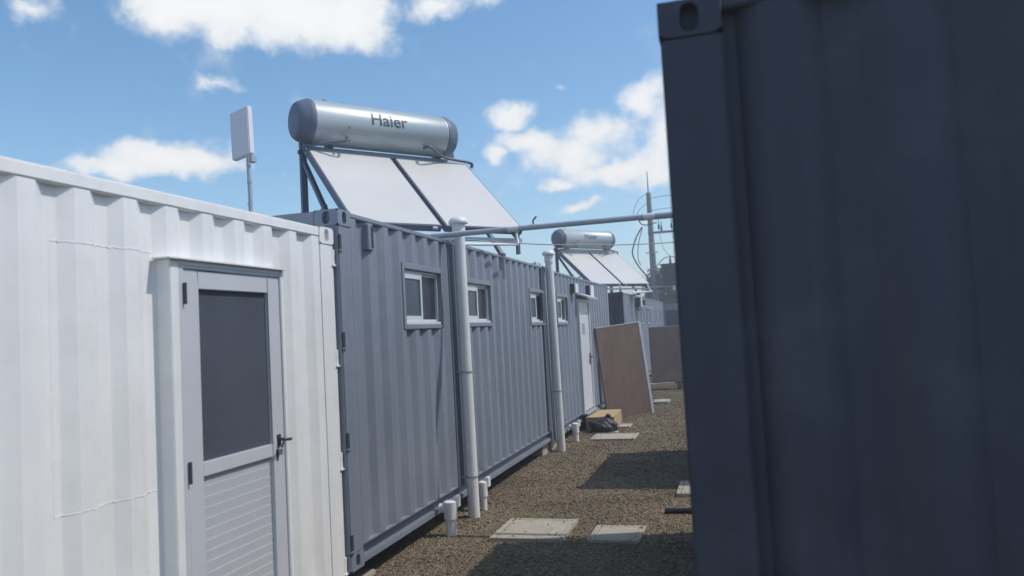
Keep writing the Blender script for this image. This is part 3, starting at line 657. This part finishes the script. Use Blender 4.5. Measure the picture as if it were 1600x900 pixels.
t = thing('wooden_box', 'low tan wooden box beside the grey container, behind the black bag', 'box', (-2.38, 14.27, 0), R(2))
h = .24; bx0, bx1, by0, by1 = -.30, .20, -.62, .62
MB().box(bx0, bx1, by0, by1, h-.02, h).build('top_board', MTAN, t, bevel=.003)
MB().box(bx0+.005, bx1-.005, by0+.005, by0+.025, 0, h-.021).build('side_board', MTAN, t); MB().box(bx0+.005, bx1-.005, by1-.025, by1-.005, 0, h-.021).build('side_board', MTAN, t)
MB().box(bx1-.024, bx1-.004, by0+.026, by1-.026, 0, h-.021).build('side_board', MTAN, t); MB().box(bx0+.004, bx0+.024, by0+.026, by1-.026, 0, h-.021).build('side_board', MTAN, t)

bm = bmesh.new(); bmesh.ops.create_icosphere(bm, subdivisions=5, radius=1)
from mathutils import noise
for v_ in bm.verts:
    p = v_.co.copy(); q = noise.noise(p*1.7+Vector((3, 1, 0)))*.22 + noise.noise(p*4.5)*.10 + abs(noise.noise(p*8))*.07
    k = 1+q; x, y, z = p*k
    if z > .45: x *= 1-.35*(z-.45); y *= 1-.35*(z-.45)
    v_.co = (x*.245, y*.20, max(z, -.62)*.155+.096)
me = bpy.data.meshes.new('bin_bag'); bm.to_mesh(me); bm.free(); me.materials.append(MBAG)
me.polygons.foreach_set('use_smooth', [True]*len(me.polygons))
bag = thing('rubbish_bag', 'black plastic rubbish bag slumped on the gravel before the tan box', 'bag', (-2.33, 13.62-.12, 0))
o = bpy.data.objects.new('sack', me); C.objects.link(o); o.parent = bag
mb = MB(); ring = [(.04+.03*math.cos(a)*1.0, .02+.03*math.sin(a), .225+.012*math.sin(3*a)) for a in np.linspace(0, 6.28, 14)]
mb.tube([(.03,.02,.20), (.05,.03,.25), (.09,.04,.275), (.13,.03,.262)], [.05, .028, .045, .03], 9); mb.build('knot', MBAG, bag, smooth=True)

# ------------------------------------------------------------------ utility pole and trees beyond
UP = (-3.64, 38., 0)
t = thing('utility_pole', 'tall utility pole with crossarms and a transformer beyond the containers', 'utility pole', UP)
MB().tube([(0,0,0), (-.02,0,5), (-.03,0,8.2)], [.19, .15, .11], 16).build('pole', MPOLE, t, smooth=True)
MB().tube([(-.03,0,8.1), (-.035,0,9.25)], [.045, .02], 8).build('spike', MGALV, t)
for z, x0, x1 in ((6.90, -.55, 2.4), (6.22, -.15, 2.4)):
    MB().box(x0, x1, -.24, -.14, z-.05, z+.05).build('crossarm', MPOLE, t)
    for x in (.38, .98, 1.6):
        pr = [(.018, 0), (.06, .04), (.03, .08), (.06, .12), (.03, .16), (.055, .20), (.02, .26), (.012, .50)]
        o_ = (x if z > 6.5 else x+.12, -.19, z-.55 if z > 6.5 else z+.04)
        MB().lathe(pr, o_, 10).build('insulator', MSTEEL, t, smooth=True)
mb = MB(); mb.box(.38, 2.1, -.3, .5, 3.62, 4.62); mb.box(.32, 2.16, -.34, .54, 4.62, 4.68)
for k in range(9): mb.box(.45+k*.18, .49+k*.18, -.42, -.3, 3.72, 4.5)
tf = mb.build('transformer', MSTEEL, t)
for x in (.8, 1.12, 1.38, 1.7): MB().lathe([(.05, 0), (.07, .08), (.035, .12), (.07, .2), (.03, .26), (.025, .42)], (x, .0, 4.68), 10).build('bushing', MSTEEL, tf, smooth=True)
MB().box(.1, 1.2, -.06, .06, 3.50, 3.60).build('bracket', MSTEEL, t)
for pts, r in ((((-.42,-.2,6.55), (-.75,-.2,6.0), (-.95,-.2,5.3), (-.72,-.2,4.7), (-.35,-.2,4.15), (-.2,-.15,3.6)), .035), (((-.40,-.2,6.5), (-.62,-.2,5.8), (-.70,-.2,5.1), (-.60,-.2,4.7)), .02),
               (((-.55,-.2,6.9), (-.45,-.22,6.7), (-.2,-.22,6.62), (.3,-.22,6.70)), .03), (((.1,-.1,4.55), (.5,-.1,4.95), (.9,0,5.02), (1.1,0,4.95)), .02),
               (((-.05,-.1,8.2), (-.5,-.1,7.9), (-.8,-.1,7.3), (-.75,-.1,6.9)), .012), (((-.05,-.1,7.7), (-.4,-.1,7.5), (-.7,-.1,7.1)), .012),
               (((.0,-.1,7.9), (1.2,0,7.98), (5,2,8.2)), .012), (((.05,-.1,7.3), (1.2,0,7.38), (5,2,7.6)), .012), (((.38,-.2,6.4), (.5,-.1,5.5), (.8,0,5.05)), .010), (((.98,-.2,6.4), (1.1,-.1,5.5), (1.12,0,5.05)), .010)):
    MB().tube(curve_pts(pts, 6), r, 6).build('cable', MWIRE, t, smooth=True)
for z in (4.45, 5.25): MB().box(-.3, .25, -.2, -.12, z, z+.05).build('bracket', MGALV, t)
MB().tube([(-.5,-.2,3.62), (.9,-.2,3.60)], .045, 8).build('lamp_arm', MGALV, t); MB().box(.86, .98, -.27, -.13, 3.4, 3.78).build('lamp_head', MPVC, t, bevel=.02)

def tree(label, loc, th, r, nleaf, m, lr=(.10, .20), sparse=1., clumps=26, zsq=.8):
    t = thing('tree', label, 'tree', loc)
    mb = MB(); lean = random.uniform(-.2, .2)
    mb.tube(curve_pts([(0,0,-.1), (lean*.3,0,th*.4), (lean,.1,th), (lean*1.1,.1,th+r*.8)], 5), [.22*r/2.5*(1-.045*k) for k in range(16)], 10)
    cen = []
    for k in range(clumps):
        d = Vector((random.gauss(0,1), random.gauss(0,1), random.gauss(0,1))).normalized()*r*random.uniform(.35, .95)
        c = Vector((lean, .1, th+r*.7)) + Vector((d.x, d.y, d.z*zsq)); cen.append((c, r*random.uniform(.22, .42)*sparse))
        if k % 2 == 0: mb.tube(curve_pts([(lean*.8, .08, th*random.uniform(.7, 1)), Vector((lean, .1, th+r*.2)).lerp(c, .5)+Vector((0,0,.1)), c], 4), [.07*r/2.5, .06*r/2.5, .05*r/2.5, .04*r/2.5, .035*r/2.5, .03*r/2.5, .025*r/2.5, .02*r/2.5, .015*r/2.5], 6)
    mb.build('trunk', MBARK, t, smooth=True)
    mb = MB()
    for k in range(nleaf):
        c, cr_ = random.choice(cen)
        d = Vector((random.gauss(0,1), random.gauss(0,1), random.gauss(0,1))).normalized()*cr_*random.random()**.45
        p = c+d; u = Vector((random.gauss(0,1), random.gauss(0,1), random.gauss(0,.6))).normalized(); w = u.cross(Vector((random.gauss(0,1), random.gauss(0,1), random.gauss(0,1)))).normalized()
        s = random.uniform(*lr); mb.quad(p-u*s, p-w*s*.4, p+u*s, p+w*s*.4)
    o = mb.build('crown', m, t); o['kind'] = 'stuff'
    return t
tree('dark green bushy tree behind the utility pole and transformer', (-3.2, 50, 0), 2.0, 2.6, 9000, MLEAF)
tree('dark green tree right of the pole, mostly behind the dark container', (.6, 52, 0), 1.9, 3.0, 9000, MLEAF)
tree('small green tree left of the utility pole, low behind the far container', (-5.2, 56, 0), 1.6, 1.9, 5000, MLEAF)
tree('sparse pale tree top peeking over the grey roofs left of the second heater', (-13.2, 50, 0), 4.6, 1.75, 520, MLEAF2, lr=(.10, .19), sparse=.62, clumps=16, zsq=.65)

# ------------------------------------------------------------------ ground
me = bpy.data.meshes.new('ground'); bm = bmesh.new()
S = 900
ring_ = [-S, -60, -6, 6, 60, S]
g = [[bm.verts.new((x, y+8, 0)) for x in ring_] for y in ring_]
for i in range(5):
    for j in range(5): bm.faces.new((g[i][j], g[i][j+1], g[i+1][j+1], g[i+1][j]))
bm.to_mesh(me); bm.free(); me.materials.append(MGRAV)
gr = bpy.data.objects.new('ground', me); C.objects.link(gr); gr['kind'] = 'structure'
# loose stones over the alley: one mesh, thousands of small uneven pebbles
N = 76000
t_ = (1+5**.5)/2
ico = np.array([(-1,t_,0),(1,t_,0),(-1,-t_,0),(1,-t_,0),(0,-1,t_),(0,1,t_),(0,-1,-t_),(0,1,-t_),(t_,0,-1),(t_,0,1),(-t_,0,-1),(-t_,0,1)])/math.sqrt(1+t_*t_)
tri = np.array([(0,11,5),(0,5,1),(0,1,7),(0,7,10),(0,10,11),(1,5,9),(5,11,4),(11,10,2),(10,7,6),(7,1,8),(3,9,4),(3,4,2),(3,2,6),(3,6,8),(3,8,9),(4,9,5),(2,4,11),(6,2,10),(8,6,7),(9,8,1)])
Yp = 4.6*np.exp(rng.random(N)*math.log(27/4.6)); Xp = -2.95 + rng.random(N)*(3.3)
keep = np.ones(N, bool)
for x0, x1, y0, y1 in ((-2.19,-1.54,6.56,7.26), (-1.33,-.89,6.58,7.08), (-2.38,-1.67,12.45,13.12), (-.72,-.2,8.35,9.02), (-2.14,-1.94,13.95,14.4), (-2.5,-2.07,13.3,13.52), (-2.7,-2.15,13.6,14.95)):
    keep &= ~((Xp > x0+.01) & (Xp < x1-.01) & (Yp > y0+.01) & (Yp < y1-.01))
Xp, Yp = Xp[keep], Yp[keep]; n = len(Xp)
rad = .0055*np.exp(rng.normal(0, .34, n)) * (1+.05*(Yp-6)).clip(.9, 2.1); rad = rad.clip(.004, .026)
sc3 = rng.uniform(.7, 1.35, (n, 1, 3)); sc3[:, :, 2] *= .75
V = ico[None]*sc3*rng.uniform(.82, 1.18, (n, 12, 1))
an = rng.random(n)*6.283; ca, sa = np.cos(an)[:, None], np.sin(an)[:, None]
V = np.stack([V[..., 0]*ca - V[..., 1]*sa, V[..., 0]*sa + V[..., 1]*ca, V[..., 2]], -1)*rad[:, None, None]
V += np.stack([Xp, Yp, rad*.35], -1)[:, None]
Fc = (tri[None] + (np.arange(n)*12)[:, None, None]).reshape(-1)
me = bpy.data.meshes.new('gravel'); me.vertices.add(n*12); me.vertices.foreach_set('co', V.reshape(-1))
me.loops.add(len(Fc)); me.loops.foreach_set('vertex_index', Fc.astype(np.int32))
me.polygons.add(len(Fc)//3); me.polygons.foreach_set('loop_start', np.arange(0, len(Fc), 3, dtype=np.int32))
try: me.polygons.foreach_set('loop_total', np.full(len(Fc)//3, 3, dtype=np.int32))
except Exception: pass
me.update(calc_edges=True); me.materials.append(MPEB)
o = bpy.data.objects.new('gravel', me); C.objects.link(o); tag(o, 'brown loose gravel stones covering the alley floor', 'gravel', kind='stuff')

# ------------------------------------------------------------------ air volume added to stand in for lens glare
hb_ = MB().box(-960, 960, -950, 970, -1.0, 10.4).build('glare_veil', bpy.data.materials.new('glare_veil_air'), None)
hm = hb_.data.materials[0]; hm.use_nodes = True; hn, hl = hm.node_tree.nodes, hm.node_tree.links; hn.clear()
pv = hn.new('ShaderNodeVolumePrincipled'); pv.inputs['Color'].default_value = (.93, .96, 1, 1); pv.inputs['Density'].default_value = .006; pv.inputs['Anisotropy'].default_value = .2
ho = hn.new('ShaderNodeOutputMaterial'); hl.new(pv.outputs[0], ho.inputs['Volume'])
tag(hb_, None, None, kind='stuff')
